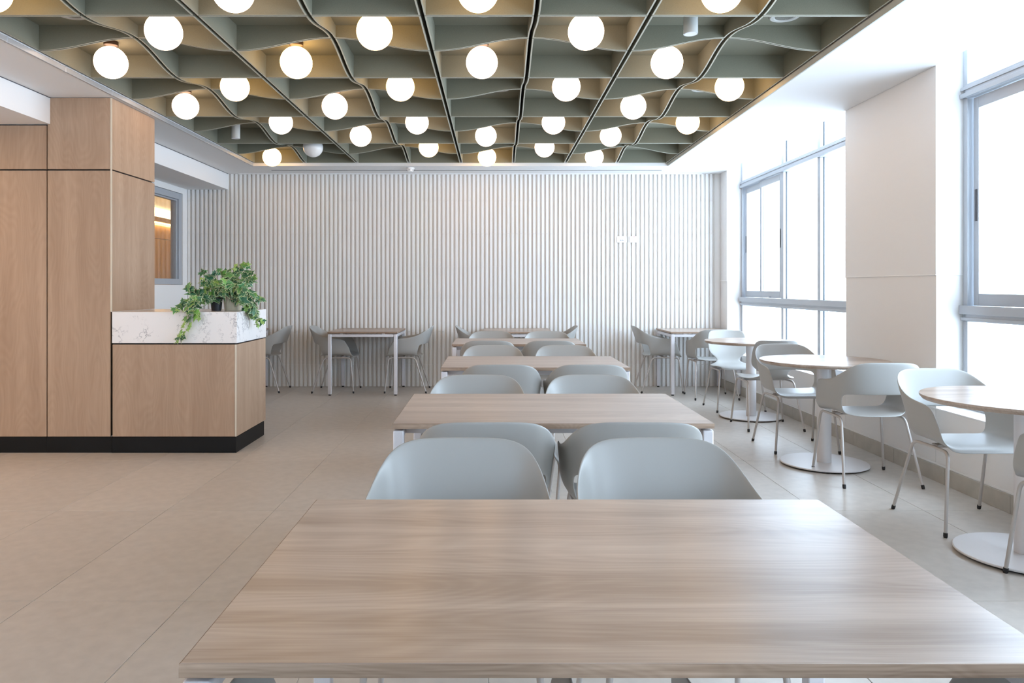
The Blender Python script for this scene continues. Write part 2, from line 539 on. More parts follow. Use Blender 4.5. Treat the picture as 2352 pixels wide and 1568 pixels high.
# ------------------------------------------------------------------ remaining shell
# left wall of the far part, with an inner window
LX = -3.845
wl = struct(build('wall_left', MB()
    .box(LX - .15, LX, 6.30, 6.95, 0, 2.66).box(LX - .15, LX, 9.30, 9.46, 0, 2.66)
    .box(LX - .15, LX, 6.95, 9.30, 0, 1.272).box(LX - .15, LX, 6.95, 9.30, 2.395, 2.66), M['white']), 'white left wall beyond the wood-clad column')
w4 = thing('window_4', 'grey-framed inner window showing a warm wood room, behind the column', 'window', (LX, 0, 0))
del w4['category']; w4['kind'] = 'structure'
a, b, za, zb = 6.955, 9.295, 1.275, 2.392
for nm, bx in (('frame_jamb', (-.10, -.01, a, a + .075, za, zb)), ('frame_jamb', (-.10, -.01, b - .075, b, za, zb)),
               ('frame_rail', (-.10, -.01, a + .075, b - .075, za, za + .07)), ('frame_rail', (-.10, -.01, a + .075, b - .075, zb - .075, zb)),
               ('frame_bead', (-.085, -.035, b - .095, b - .0755, za + .071, zb - .076)),
               ('frame_bead', (-.085, -.035, a + .0755, b - .0955, zb - .095, zb - .076))):
    boxo(nm, bx, M['alu'], w4, bevel=.003)
boxo('pane', (-.064, -.058, a + .076, b - .0955, za + .071, zb - .0955), M['glass_in'], w4)
# inner room seen through that window
ir = struct(build('wall_inner_room', MB()
    .box(-6.25, -6.07, 6.42, 15.6, 0, 3.2)
    .box(-6.07, LX - .16, 15.4, 15.6, 0, 3.2)
    .box(LX - .15, LX, 9.66, 15.6, 0, 3.2)
    .box(-6.07, LX - .16, 6.42, 15.4, -.1, 0)
    .box(-6.07, LX - .16, 6.42, 15.4, 3.0, 3.2), M['white']), 'walls of the room behind the inner window')
yy = 6.43
while yy < 15.3:
    y2 = min(yy + 1.2, 15.38)
    boxo('wood_panel', (-6.068, -6.05, yy + .002, y2 - .002, 0, 2.115), M['inwood'], ir)
    boxo('wood_panel', (-6.068, -6.05, yy + .002, y2 - .002, 2.125, 2.36), M['inwood'], ir)
    yy = y2
boxo('wood_fascia', (-5.98, -5.94, 6.45, 15.38, 2.41, 2.49), M['inwood'], ir)
boxo('led_strip', (-6.069, -6.03, 6.45, 15.38, 2.50, 2.66), M['led'], ir)
boxo('led_strip', (-6.03, -6.0, 6.45, 15.38, 2.395, 2.405), M['led2'], ir)

# near part of the room, behind and to the left of the camera
wn = struct(build('wall_near', MB().box(-6.3, -5.4, -3.3, -3.1, 0, 3.1).box(-2.3, 3.3, -3.3, -3.1, 0, 3.1)
    .box(-5.4, -2.3, -3.3, -3.1, 0, 1.3).box(-5.4, -2.3, -3.3, -3.1, 2.4, 3.1), M['white']), 'near wall with an added fill window behind the camera')
w5 = thing('window_5', 'window added behind the camera for front fill', 'window', (0, -3.2, 0)); del w5['category']; w5['kind'] = 'structure'  # unseen window, added to give soft light from the front
for nm, bx in (('frame_rail', (-5.39, -2.31, -.03, .03, 1.31, 1.36)), ('frame_rail', (-5.39, -2.31, -.03, .03, 2.34, 2.39)),
               ('frame_jamb', (-5.39, -5.34, -.03, .03, 1.36, 2.34)), ('frame_jamb', (-2.36, -2.31, -.03, .03, 1.36, 2.34)),
               ('mullion', (-3.87, -3.82, -.03, .03, 1.36, 2.34))):
    boxo(nm, bx, M['alu'], w5, bevel=.003)
for a, b in ((-5.34, -3.87), (-3.82, -2.36)):
    boxo('pane', (a, b, -.003, .003, 1.36, 2.34), M['glass'], w5)
wo = struct(boxo('wall_outer_left', (-6.4, -6.2, -3.1, 5.9, 0, 3.1), M['white']), 'outer left wall outside the view')

# ------------------------------------------------------------------ ceiling
GX = [-2.82 + 0.0, -2.212, -1.604, -0.995, -0.386, 0.225, 0.836, 1.433, 2.03]
GYB = 8.83
GP = 0.5975
NROW = 13
GYF = GYB - NROW * GP
ceil = struct(build('ceiling', MB()
    .box(-3.33, GX[0] - .012, -3.1, WB + .01, CZ, 3.1)
    .box(GX[-1] + .014, WALLX, -3.1, WB + .01, CZ, 3.1)
    .box(GX[0] - .012, GX[-1] + .014, GYB + .006, WB + .01, CZ, 3.1)
    .box(GX[0] - .012, GX[-1] + .014, -3.1, GYF - .006, CZ, 3.1), M['ceil']), 'plain white ceiling around the acoustic grid')
boxo('beam', (-6.2, -3.331, -3.1, 9.44, 2.465, CZ - .006), M['ceil'], ceil)
boxo('ceiling_slab', (-6.2, -3.331, -3.1, WB, CZ + .004, 3.1), M['ceil'], ceil)
boxo('plenum', (GX[0] - .01, GX[-1] + .012, GYF, GYB, 2.93, 3.1), M['void'], ceil)
# shadow-gap reveals
boxo('shadow_gap', (-3.336, -3.3295, -3.1, WB - .03, CZ - .006, CZ - .0005), M['dark'], ceil)
boxo('ceiling_edge_trim', (-3.2, 2.6, WB - .034, WB - .020, CZ - .010, CZ), M['white'], ceil)

# metal channel along the left edge of the grid
tr1 = struct(wbox('trim_1', (GX[0] - .018, GX[0] - .003, GYF, GYB, CZ - .004, 2.695), M['alu'], bevel=.004), 'rounded metal channel along the left edge of the acoustic grid')
tr1.data.materials[0] = plain('trim_metal', (0.42, 0.44, 0.46), 0.35, metal=0.3)
k = 0
yy = GYF + .3
while yy < GYB:
    boxo('joint_clip', (GX[0] - .020, GX[0] - .002, yy, yy + .010, CZ - .0055, 2.697), M['alu'], tr1, bevel=.002)
    yy += 0.6
tr2 = struct(boxo('trim_2', (GX[-1] + .003, GX[-1] + .013, GYF, GYB, CZ - .002, 2.70),
     plain('trim_felt_edge', (0.46, 0.47, 0.43), 0.8)), 'grey felt edge along the right side of the acoustic grid')

# ------------------------------------------------------------------ acoustic coffer grid
grid = thing('acoustic_ceiling', 'sage green felt coffered acoustic ceiling with wavy fins over the dining tables', 'acoustic ceiling', (0, 0, 0))
AMP = 0.078
TH = 0.009
def fin_mesh(L_, up0, up1, H):
    """fin running along local x from -L/2 to L/2, its lower edge rises from up0 to up1 (cosine); thickness along y"""
    n = 10 if up0 != up1 else 1
    mb = MB()
    for i in range(n + 1):
        t = i / n
        s = (1 - math.cos(PI * t)) / 2
        z = up0 + (up1 - up0) * s
        x = -L_ / 2 + L_ * t
        mb.v += [(x, -TH / 2, z), (x, TH / 2, z), (x, TH / 2, H), (x, -TH / 2, H)]
    for i in range(n):
        a_ = 4 * i; b_ = a_ + 4
        for q in ((0, 1), (1, 2), (2, 3), (3, 0)):
            mb.f.append((a_ + q[0], a_ + q[1], b_ + q[1], b_ + q[0])); mb.m.append(1 if q == (0, 1) else 0)
    mb.f.append((0, 3, 2, 1)); mb.m.append(0)
    e_ = 4 * n
    mb.f.append((e_, e_ + 1, e_ + 2, e_ + 3)); mb.m.append(0)
    return mb
H = GT - GZ - 0.0005
_fc = {}
def fin_key(L_, u0, u1):
    key = (round(L_, 4), u0, u1)
    if key not in _fc:
        _fc[key] = fin_mesh(L_, u0, u1, H).mesh('fin', [M['felt'], M['cut']], smooth=True)
    return _fc[key]
GAPX, GAPY = 0.022, 0.010
_bp = {}
far_rows = 9
stuff = MB()
for r in range(NROW):
    yb = GYB - r * GP; yf = yb - GP
    yc = (yb + yf) / 2
    far_even = (r % 2 == 0)          # the far edge of this row is an even (straight) line
    for c in range(8):
        xa, xb = GX[c], GX[c + 1]
        xc = (xa + xb) / 2
        ox, oy = (xb - xa) - GAPX, GP - GAPY
        left_even = (c % 2 == 0)
        if c == 0: pass
        key = (round(ox, 4), round(oy, 4))
        if key not in _bp:
            _bp[key] = MB().box(-ox / 2, ox / 2, -oy / 2, oy / 2, GT - GZ, GT - GZ + .012).mesh('coffer', M['felt'])
        # fins: left, right (run along y), far, near (run along x)
        specs = []
        lo_y = AMP if far_even else 0      # height of odd-x fin at near (-y) end ...
        # for a fin running along y on an odd x line: low at the even y line
        near_up = AMP if far_even else 0
        far_up = 0 if far_even else AMP
        for side, even in ((-1, left_even), (1, not left_even)):
            u0, u1 = (0, 0) if even else (near_up, far_up)
            specs.append((oy, u0, u1, (side * (ox / 2 - TH / 2), 0, 0), R(90)))
        left_up = 0 if left_even else AMP
        right_up = AMP if left_even else 0
        for side, even in ((1, far_even), (-1, not far_even)):
            u0, u1 = (0, 0) if even else (left_up, right_up)
            specs.append((ox - 2 * TH - .0004, u0, u1, (0, side * (oy / 2 - TH / 2), 0), 0))
        if r < far_rows:
            co = put('coffer', _bp[key], grid, (xc, yc, GZ))
            for (L_, u0, u1, lc, rz) in specs:
                put('fin', fin_key(L_, u0, u1), co, lc, (0, 0, rz))
        else:
            b0 = len(stuff.v)
            for me in [( _bp[key], Matrix.Identity(4))] + [(fin_key(L_, u0, u1), Matrix.Translation(lc) @ Matrix.Rotation(rz, 4, 'Z')) for (L_, u0, u1, lc, rz) in specs]:
                b0 = len(stuff.v)
                for v_ in me[0].vertices:
                    p = me[1] @ v_.co
                    stuff.v.append((p.x + xc, p.y + yc, p.z + GZ))
                for pl in me[0].polygons:
                    stuff.f.append(tuple(b0 + i for i in pl.vertices)); stuff.m.append(pl.material_index)
so = build('near_coffers', stuff, [M['felt'], M['cut']], grid); so['kind'] = 'stuff'
so['label'] = 'coffers of the same grid nearer than the frame shows'
# dark carrier rails above the gaps between coffers
boxo('carrier_board', (GX[0], GX[-1], GYF, GYB, GT + .013, GT + .02), M['void'], grid)

# ------------------------------------------------------------------ globe lamps, spots, recessed rings
colx = [(GX[i] + GX[i + 1]) / 2 for i in range(8)]
def rowy(r): return GYB - (r + .5) * GP
GR = 0.104
globe_me = {}
prof = [(0, -GR)] + [(GR * math.sin(PI * i / 24), -GR * math.cos(PI * i / 24)) for i in range(1, 24)] + [(0, GR)]
for k_, m_ in (('w', 'g_warm'), ('n', 'g_neu'), ('o', 'g_off')):
    globe_me[k_] = MB().lathe(prof, 40).mesh('globe', M[m_], smooth=True, angle=60)
cap_me = MB().lathe([(0, 0), (.032, 0), (.045, .004), (.045, .029), (0, .029)], 24).mesh('ceiling_cap', M['cap'], smooth=True)
# row index from the far edge: column -> kind
GL = {0: {0: 'w', 4: 'w', 6: 'n'}, 1: {1: 'o', 3: 'w', 5: 'n'}, 2: {2: 'n', 4: 'n', 6: 'n'},
      3: {1: 'n', 3: 'n', 5: 'n', 7: 'w'}, 4: {0: 'n', 2: 'n', 6: 'n'}, 5: {1: 'w', 3: 'w', 5: 'n', 7: 'w'},
      6: {0: 'n', 2: 'w', 4: 'n', 6: 'n'}, 7: {1: 'n', 3: 'w', 5: 'n'}, 8: {0: 'w', 2: 'n', 4: 'w', 6: 'w'},
      10: {0: 'w', 4: 'n'}, 11: {3: 'n', 7: 'w'}}
ordn = ['first', 'second', 'third', 'fourth', 'fifth', 'sixth', 'seventh', 'eighth', 'ninth']
def posword(i, n):
    if n == 3: return ['leftmost', 'middle', 'rightmost'][i]
    return ['leftmost', 'second from left', 'third from left', 'rightmost'][i]
for r, d in GL.items():
    for i, c in enumerate(sorted(d)):
        kd = d[c]
        if r <= 8:
            rw = 'row nearest the far wall' if r == 0 else ('nearest row at the photo top' if r == 8 else '%s row from the far wall' % ordn[r])
            lab = '%s white globe ceiling lamp, %s in the %s' % ({'w': 'warm-lit', 'n': 'lit', 'o': 'unlit'}[kd], posword(i, len(d)), rw)
        else:
            lab = 'lit globe ceiling lamp in the coffers above the camera'
        g = thing('globe_lamp', lab, 'ceiling lamp', (colx[c], rowy(r), GZ), 0, 'globe lamps in the felt coffers')
        put('globe', globe_me[kd], g, (0, 0, 0.016))
        put('ceiling_cap', cap_me, g, (0, 0, GT - GZ - .0295))
def spot(x, y, lab, zb):
    g = thing('spot_light', lab, 'spotlight', (x, y, 0), 0, 'cylinder spotlights in the coffers')
    build('housing', MB().lathe([(0, zb + .004), (.036, zb + .004), (.040, zb), (.041, zb), (.041, GT - .0005), (0, GT - .0005)], 32), M['spot'], g, smooth=True)
    build('lens', MB().lathe([(0, zb), (.0355, zb), (.0355, zb + .003), (0, zb + .003)], 32), M['lens'], g, smooth=True)
spot(colx[6], rowy(7), 'grey cylinder spotlight in a felt coffer near the top right', 2.702)
spot(colx[0], rowy(2), 'small grey cylinder spotlight in a coffer at far left', 2.69)
def ring(x, y, lab):
    g = thing('recessed_downlight', lab, 'recessed light', (x, y, GT), 0, 'flush ring fittings in the coffers')
    build('ring', MB().lathe([(.055, -.0005), (.062, -.006), (.082, -.006), (.088, -.0005)], 36), M['spot'], g, smooth=True)
    build('reflector', MB().lathe([(0, -.0012), (.054, -.0005), (.054, -.003), (0, -.003)], 36), M['chrome'], g, smooth=True)
ring(colx[7] - .04, rowy(4) - .02, 'bright recessed ring light in a coffer near the right edge of the grid')
ring(colx[7] - .0, rowy(7) + .14, 'recessed ring light half hidden by a fin at top right')
ring(colx[4] + .12, rowy(4) - .02, 'faint recessed ring light in an empty coffer at grid centre')
ring(colx[4] + .02, rowy(7) + .05, 'faint recessed ring light in a centre coffer near the top of the photo')
ring(colx[0] + .02, rowy(7) + .10, 'faint recessed ring light in the coffer at the left edge, near the photo top')

# ------------------------------------------------------------------ ceiling strip fittings at the back
sd = thing('slot_diffuser', 'long thin white slot air diffuser in the ceiling strip before the ribbed wall', 'air diffuser', (0, 9.13, CZ))
boxo('diffuser_frame', (-2.72, 2.05, -.030, .030, -.004, -.0005), M['plate'], sd, bevel=.001, seg=1)
for q in (-.014, .012):
    boxo('slot', (-2.70, 2.03, q - .006, q + .006, -.0052, -.0042), M['gasket'], sd)
sm = thing('smoke_detector', 'white smoke detector on the ceiling strip between grid and ribbed wall', 'smoke detector', (-1.0, 8.98, CZ))
build('base', MB().lathe([(0, -.0005), (.05, -.0005), (.05, -.012), (.045, -.014), (0, -.014)], 32), M['plate'], sm, smooth=True)
build('sensing_head', MB().lathe([(0, -.0145), (.036, -.0145), (.040, -.03), (.034, -.044), (0, -.046)], 32), M['plate'], sm, smooth=True)
for q in range(6):
    an = q * PI / 3 + .3
    boxo('vent', (.038 * math.cos(an) - .007, .038 * math.cos(an) + .007, .038 * math.sin(an) - .007, .038 * math.sin(an) + .007, -.032, -.027), M['dark'], sm)

# wall plates
def plate(x, lab, kind):
    g = thing('wall_outlet', lab, 'outlet', (x, WB - .0140, 1.842))
    boxo('cover_plate', (-.061, .061, -.010, -.0002, -.040, .040), M['plate'], g, bevel=.003)
    if kind == 0:
        boxo('socket_frame', (-.028, .028, -.0118, -.0102, -.026, .026), M['plate'], g, bevel=.001, seg=1)
        for q in (-.013, .013):
            s_ = boxo('data_jack', (q - .009, q + .009, -.0135, -.012, -.020, -.008), M['bracket'], g)
            boxo('jack_key', (-.004, .004, -.0009, .0008, .0062, .013), M['bracket'], s_)
    else:
        build('round_socket', MB().lathe([(.017, 0), (.020, .0015), (.022, 0)], 28), M['pier'], g, (0, -.0103, -.004), (R(90), 0, 0), smooth=True)
        boxo('red_mark', (-.008, .008, -.0112, -.0102, .030, .036), M['red'], g)
plate(1.597, 'white wall plate with two data jacks, left of the pair on the ribbed wall', 0)
plate(1.752, 'white wall plate with a round socket and red mark on the ribbed wall', 1)

# ------------------------------------------------------------------ wood-clad column, cupboards, counter
YF = 5.65
CXR = -2.867
JX = -3.353
PLX = -1.933
YD = 6.37
ZP = 0.122
def panel(name, b, par, mat=None):
    return boxo(name, b, mat or M['cab'], par, bevel=.001, seg=1)
tc = thing('tall_cupboard', 'tall wood-veneer cupboard front under the white beam at the left edge', 'cupboard', (-4.8, YF + .3, 0))
def rel(o, bx): return (bx[0] - o.location.x, bx[1] - o.location.x, bx[2] - o.location.y, bx[3] - o.location.y, bx[4], bx[5])
panel('carcass', rel(tc, (-6.19, JX - .01, YF + .019, 6.28, ZP, 2.46)), tc, M['void'])
for (a, b) in ((-6.19, -5.53), (-5.52, -4.44), (-4.43, JX - .006)):
    panel('panel', rel(tc, (a, b, YF, YF + .018, ZP, 2.117)), tc)
    panel('panel', rel(tc, (a, b, YF, YF + .018, 2.127, 2.455)), tc)
boxo('plinth', rel(tc, (-6.19, JX - .006, YF + .004, YF + .03, 0.0, ZP - .004)), M['black'], tc)
cl = thing('wood_column', 'full-height wood-veneer clad column behind the stone-topped counter', 'column', (-3.1, YF + .35, 0))
panel('core', rel(cl, (JX + .003, CXR - .019, YF + .019, 6.35, ZP, CZ - .002)), cl, M['void'])
panel('panel', rel(cl, (JX + .003, CXR - .014, YF, YF + .018, ZP, 2.117)), cl)
panel('panel', rel(cl, (JX + .003, CXR - .014, YF, YF + .018, 2.127, CZ - .003)), cl)
panel('panel', rel(cl, (CXR - .018, CXR, YF + .008, 6.36, 1.0595, 2.117)), cl)
panel('panel', rel(cl, (CXR - .018, CXR, YF + .008, 6.36, 2.127, CZ - .003)), cl)
boxo('corner_strip', rel(cl, (CXR - .0125, CXR - .001, YF - .001, YF + .0065, 1.0595, CZ - .003)), M['edge'], cl)
boxo('bottom_edge_strip', rel(cl, (CXR - .0175, CXR + .002, YF + .009, 6.36, 1.0575, 1.0593)), M['plate'], cl)
boxo('plinth', rel(cl, (JX - .004, CXR - .002, YF + .004, YF + .03, 0.0, ZP - .004)), M['black'], cl)
ct = thing('counter', 'low wood-veneer counter with black plinth in front of the column', 'counter', (-2.4, YF + .35, 0))
panel('carcass', rel(ct, (CXR + .001, PLX - .019, YF + .019, YD - .01, ZP, 0.818)), ct, M['void'])
panel('front_panel', rel(ct, (CXR + .004, PLX - .014, YF, YF + .018, ZP, 0.812)), ct)
panel('side_panel', rel(ct, (PLX - .018, PLX, YF + .008, YD, ZP, 0.812)), ct)
boxo('corner_strip', rel(ct, (PLX - .0125, PLX - .001, YF - .001, YF + .0065, ZP, 0.812)), M['edge'], ct)
boxo('plinth', rel(ct, (CXR, PLX - .004, YF + .003, YF + .03, 0.0, ZP - .006)), M['black'], ct)
boxo('plinth', rel(ct, (PLX - .03, PLX - .004, YF + .0305, YD - .03, 0.0, ZP - .006)), M['black'], ct)
boxo('plinth_foot', rel(ct, (CXR, PLX, YF - .001, YF + .0025, 0.0005, .006)), M['black'], ct)
top = thing('countertop', 'thick white quartz countertop with grey veins, carrying two ivy pots', 'countertop', (-2.4, YF + .35, .82))
def relz(bx): return (bx[0] + 2.4, bx[1] + 2.4, bx[2] - YF - .35, bx[3] - YF - .35, bx[4] - .82, bx[5] - .82)
boxo('slab', relz((CXR + .0025, PLX + .004, YF - .004, YD + .003, 0.8225, 1.057)), M['marble'], top, bevel=.0012)

# ------------------------------------------------------------------ chairs
GRP_A = 'sage plastic armchairs'
def make_shell():
    seat = {}
    bot = [(0, .175), (.055, .175), (.11, .170), (.156, .152), (.187, .112), (.204, .06), (.212, 0), (.216, -.06), (.217, -.12), (.215, -.18), (.210, -.235)]
    botz = [.432, .432, .433, .437, .444, .450, .453, .453, .451, .447, .440]
    midp = [(0, .232), (.07, .231), (.14, .220), (.188, .192), (.218, .145), (.234, .09), (.241, .025), (.245, -.04), (.245, -.10), (.242, -.155), (.236, -.203)]
    midz = [.574, .574, .574, .572, .566, .556, .55, .545, .54, .535, .53]
    tp = [(0, .300), (.08, .299), (.152, .290), (.202, .263), (.230, .213), (.245, .150), (.252, .085), (.256, .015), (.257, -.05), (.255, -.105), (.249, -.150)]
    tz = [.785, .785, .782, .762, .726, .690, .665, .651, .645, .640, .622]
    n = 11
    bm = bmesh.new()
    cols = list(range(-10, 11))
    rows_f = [0, .5, 1.0, 1.33, 1.66, 2.0]
    def pt(k, r):
        a_ = abs(k); s_ = -1 if k < 0 else 1
        B = Vector((bot[a_][0] * s_, bot[a_][1], botz[a_]))
        Mi = Vector((midp[a_][0] * s_, midp[a_][1], midz[a_]))
        T = Vector((tp[a_][0] * s_, tp[a_][1], tz[a_]))
        if r <= 1:
            p = B.lerp(Mi, r)
            if r > 0 and r < 1:
                p += Vector((s_ * .010 if a_ > 3 else 0, .008 if a_ < 5 else 0, -.012))
            return p
        return Mi.lerp(T, r - 1)
    V = {}
    for k in cols:
        for ri, r in enumerate(rows_f):
            V[k, ri] = bm.verts.new(pt(k, r))
    for k in cols[:-1]:
        for ri in range(len(rows_f) - 1):
            if ri < 2 and abs(k + .5) < 4: continue
            bm.faces.new((V[k, ri], V[k + 1, ri], V[k + 1, ri + 1], V[k, ri + 1]))
    # seat pan: side rows k = 4..10 from rear to front, rear row k = -4..4
    S = {}
    for i in range(7):          # i = 0 rear .. 6 front
        for j in range(-4, 5):
            if i == 0: S[i, j] = V[j, 0]
            elif j == -4: S[i, j] = V[-4 - i, 0]
            elif j == 4: S[i, j] = V[4 + i, 0]
            else:
                a_ = Vector(V[-4 - i, 0].co); b_ = Vector(V[4 + i, 0].co)
                t = (j + 4) / 8
                # crowd outline of the rear row into the pan
                p = a_.lerp(b_, t)
                rr = Vector(V[j, 0].co)
                w = max(0, 1 - i / 3.0)
                py = p.y + (rr.y - (V[4, 0].co.y)) * w
                dish = .016 * (1 - (abs(j) / 4) ** 2) * math.sin(PI * min(1, (i + 1) / 7))
                z = p.z - dish - (.010 if i == 6 else 0)
                S[i, j] = bm.verts.new((p.x * (1 if i > 1 else .98), py, z))
    for i in range(6):
        for j in range(-4, 4):
            bm.faces.new((S[i, j], S[i + 1, j], S[i + 1, j + 1], S[i, j + 1]))
    # waterfall lip at the front
    lip = {}
    for j in range(-4, 5):
        v_ = S[6, j].co
        lip[j] = bm.verts.new((v_.x * .96, v_.y - .014, v_.z - .016))
    for j in range(-4, 4):
        bm.faces.new((S[6, j], lip[j], lip[j + 1], S[6, j + 1]))
    bmesh.ops.recalc_face_normals(bm, faces=bm.faces)
    me = bpy.data.meshes.new('shell_cage')
    bm.to_mesh(me); bm.free()
    return me

def make_side_shell():
    rowsp = [(-.250, .424, .185), (-.235, .438, .205), (-.18, .443, .222), (-.10, .436, .232), (-.02, .430, .236), (.05, .430, .228), (.10, .433, .20),
             (.14, .442, .150), (.168, .462, .118), (.186, .492, .118), (.200, .528, .160), (.212, .565, .196), (.230, .615, .205), (.252, .68, .203), (.272, .74, .196), (.283, .775, .180), (.286, .787, .150)]
    bm = bmesh.new()
    V = {}
    for i, (y_, z_, w) in enumerate(rowsp):
        for j in range(-4, 5):
            t = j / 4
            x = w * t
            back = max(0, min(1, (z_ - .46) / .1))
            cy = -.045 * (t * t) * back * (w / .2)
            cz = .014 * t * t * (1 - back) if i > 0 else 0
            V[i, j] = bm.verts.new((x, y_ + cy, z_ + cz))
    for i in range(len(rowsp) - 1):
        for j in range(-4, 4):
            bm.faces.new((V[i, j], V[i, j + 1], V[i + 1, j + 1], V[i + 1, j]))
    bmesh.ops.recalc_face_normals(bm, faces=bm.faces)
    me = bpy.data.meshes.new('side_cage')
    bm.to_mesh(me); bm.free()
    return me

def bake(cage, thick, levels, name, mat):
    o = bpy.data.objects.new('tmp', cage); col.objects.link(o)
    s_ = o.modifiers.new('s', 'SOLIDIFY'); s_.thickness = thick; s_.offset = 0; s_.use_even_offset = True
    b_ = o.modifiers.new('u', 'SUBSURF'); b_.levels = levels; b_.render_levels = levels
    dg = bpy.context.evaluated_depsgraph_get()
    me = bpy.data.meshes.new_from_object(o.evaluated_get(dg))
    bpy.data.objects.remove(o)
    me.name = name
    me.materials.clear(); me.materials.append(mat)
    for p in me.polygons: p.use_smooth = True
    return me
shell_me = bake(make_shell(), .010, 2, 'shell', M['shell'])
side_me = bake(make_side_shell(), .010, 2, 'shell', M['shell'])

def arc(p0, p1, p2, rad, n=6):
    """rounded corner at p1"""
    p0, p1, p2 = Vector(p0), Vector(p1), Vector(p2)
    d0 = (p0 - p1).normalized(); d2 = (p2 - p1).normalized()
    a_ = p1 + d0 * rad; b_ = p1 + d2 * rad
    out = []
    for i in range(n + 1):
        t = i / n
        out.append(a_.lerp(p1, t).lerp(p1.lerp(b_, t), t))
    return out
def leg_path(sx, front):
    zr = .413
    if front:
        foot = (.238 * sx, -.252, .012); cor = (.200 * sx, -.212, zr); mid = (.195 * sx, -.0605, zr)
    else:
        foot = (.240 * sx, .232, .012); cor = (.200 * sx, .100, zr); mid = (.195 * sx, -.0595, zr)
    return [foot] + arc(foot, cor, mid, .045) + [mid]
def make_chair(name, label, cat, group, shell):
    t = thing(name, label, cat, (0, 0, 0), 0, group)
    put('shell', shell, t)
    for sx in (-1, 1):
        for fr_ in (True, False):
            pth = leg_path(sx, fr_)
            lg = build('leg', MB().tube(pth, .0085, 12), M['leg'], t, smooth=True)
            f = Vector(pth[0]); d = (Vector(pth[1]) - f).normalized()
            build('rubber_foot', MB().tube([f - d * (.012 / d.z), f - d * .004, f + d * .012], [.0085, .0105, .0105], 12), M['rubber'], lg, smooth=True)
    build('cross_brace', MB().box(-.192, .192, -.075, -.045, .409, .4165), M['leg'], t, bevel=.001, seg=1)
    for bx in ((-.18, -.145, -.085, -.035, .4175, .426), (.145, .18, -.085, -.035, .4175, .426)):
        boxo('mounting_bracket', bx, M['leg'] if name == 'armchair' else M['bracket'], t, bevel=.002)
    return t
arm0 = side0 = None
UP = 0.0        # facing -Y (towards the camera)
AW = PI         # facing +Y
chairs = [
 # x, y, rot, label
 (-.10, 2.005, UP, 'grey-green armchair facing the camera at left behind the nearest wood table', 'a'),
 (.483, 2.005, UP, 'grey-green armchair facing the camera at right behind the nearest wood table', 'a'),
 (-.03, 2.86, AW + .02, 'grey-green armchair, back to camera, left at the second table from the front', 'a'),
 (.505, 2.86, AW - .02, 'grey-green armchair, back to camera, right at the second table from the front', 'a'),
 (-.087, 3.67, UP, 'grey-green armchair facing the camera, left on the far side of the second table', 'a'),
 (.503, 3.67, UP, 'grey-green armchair facing the camera, right on the far side of the second table', 'a'),
 (.040, 4.78, AW, 'grey-green armchair, back to camera, left at the third table from the front', 'a'),
 (.575, 4.78, AW, 'grey-green armchair, back to camera, right at the third table from the front', 'a'),
 (-.01, 5.72, UP, 'grey-green armchair facing the camera, left on the far side of the third table', 'a'),
 (.560, 5.72, UP, 'grey-green armchair facing the camera, right on the far side of the third table', 'a'),
 (-.05, 6.79, AW, 'grey-green armchair, back to camera, left at the fourth table from the front', 'a'),
 (.490, 6.79, AW, 'grey-green armchair, back to camera, right at the fourth table from the front', 'a'),
 (-.03, 7.64, UP, 'grey-green armchair facing the camera, left on the far side of the fourth table', 'a'),
 (.550, 7.64, UP, 'grey-green armchair facing the camera, right on the far side of the fourth table', 'a'),
 (-.14, 1.12, AW, 'grey-green armchair, left of two pushed under the near side of the nearest table', 'a'),
 (.55, 1.12, AW, 'grey-green armchair, right of two pushed under the near side of the nearest table', 'a'),
 # along the ribbed wall
 (-2.76, 9.09, -PI / 2, 'grey-green armchair half hidden by the counter at the ribbed wall', 'a'),
 (-1.90, 9.055, PI / 2, 'grey-green armchair left of the square table right of the ivy, by the ribbed wall', 'a'),
 (-1.03, 9.055, -PI / 2, 'grey-green armchair right of the square table right of the ivy, by the ribbed wall', 'a'),
 (-.165, 9.06, PI / 2, 'grey-green armchair left of the middle wall table, behind the table row', 'a'),
 (.70, 9.06, -PI / 2, 'grey-green armchair right of the middle wall table, behind the table row', 'a'),
 (1.96, 9.06, PI / 2, 'grey-green armchair left of the square table in the window corner', 'a'),
 (2.45, 8.50, AW, 'grey-green armchair with its back to the camera at the window corner table', 'a'),
 # round tables
 (2.445, 7.70, UP, 'armless pale side chair facing the camera behind the farthest round table', 's'),
 (2.425, 6.70, AW, 'armless grey-green side chair with its back to the camera before the farthest round table', 's'),
 (2.33, 5.85, UP, 'grey-green armchair facing the camera behind the middle round table', 'a'),
 (2.405, 4.875, AW - .02, 'grey-green armchair with its back to the camera before the middle round table', 'a'),
 (2.475, 3.985, UP, 'grey-green armchair facing the camera behind the round table at the right edge', 'a'),
 (2.46, 3.02, AW, 'armchair at the right edge of which only one leg shows before the nearest round table', 'a'),
]
for (x, y, rz, lab, kd) in chairs:
    if kd == 'a':
        if arm0 is None:
            arm0 = make_chair('armchair', lab, 'chair', GRP_A, shell_me)
            arm0.location = (x, y, 0); arm0.rotation_euler = (0, 0, rz)
        else:
            dup(arm0, lab, (x, y, 0), rz)
    else:
        if side0 is None:
            side0 = make_chair('side_chair', lab, 'chair', 'armless side chairs at the round tables', side_me)
            side0.location = (x, y, 0); side0.rotation_euler = (0, 0, rz)
        else:
            dup(side0, lab, (x, y, 0), rz)

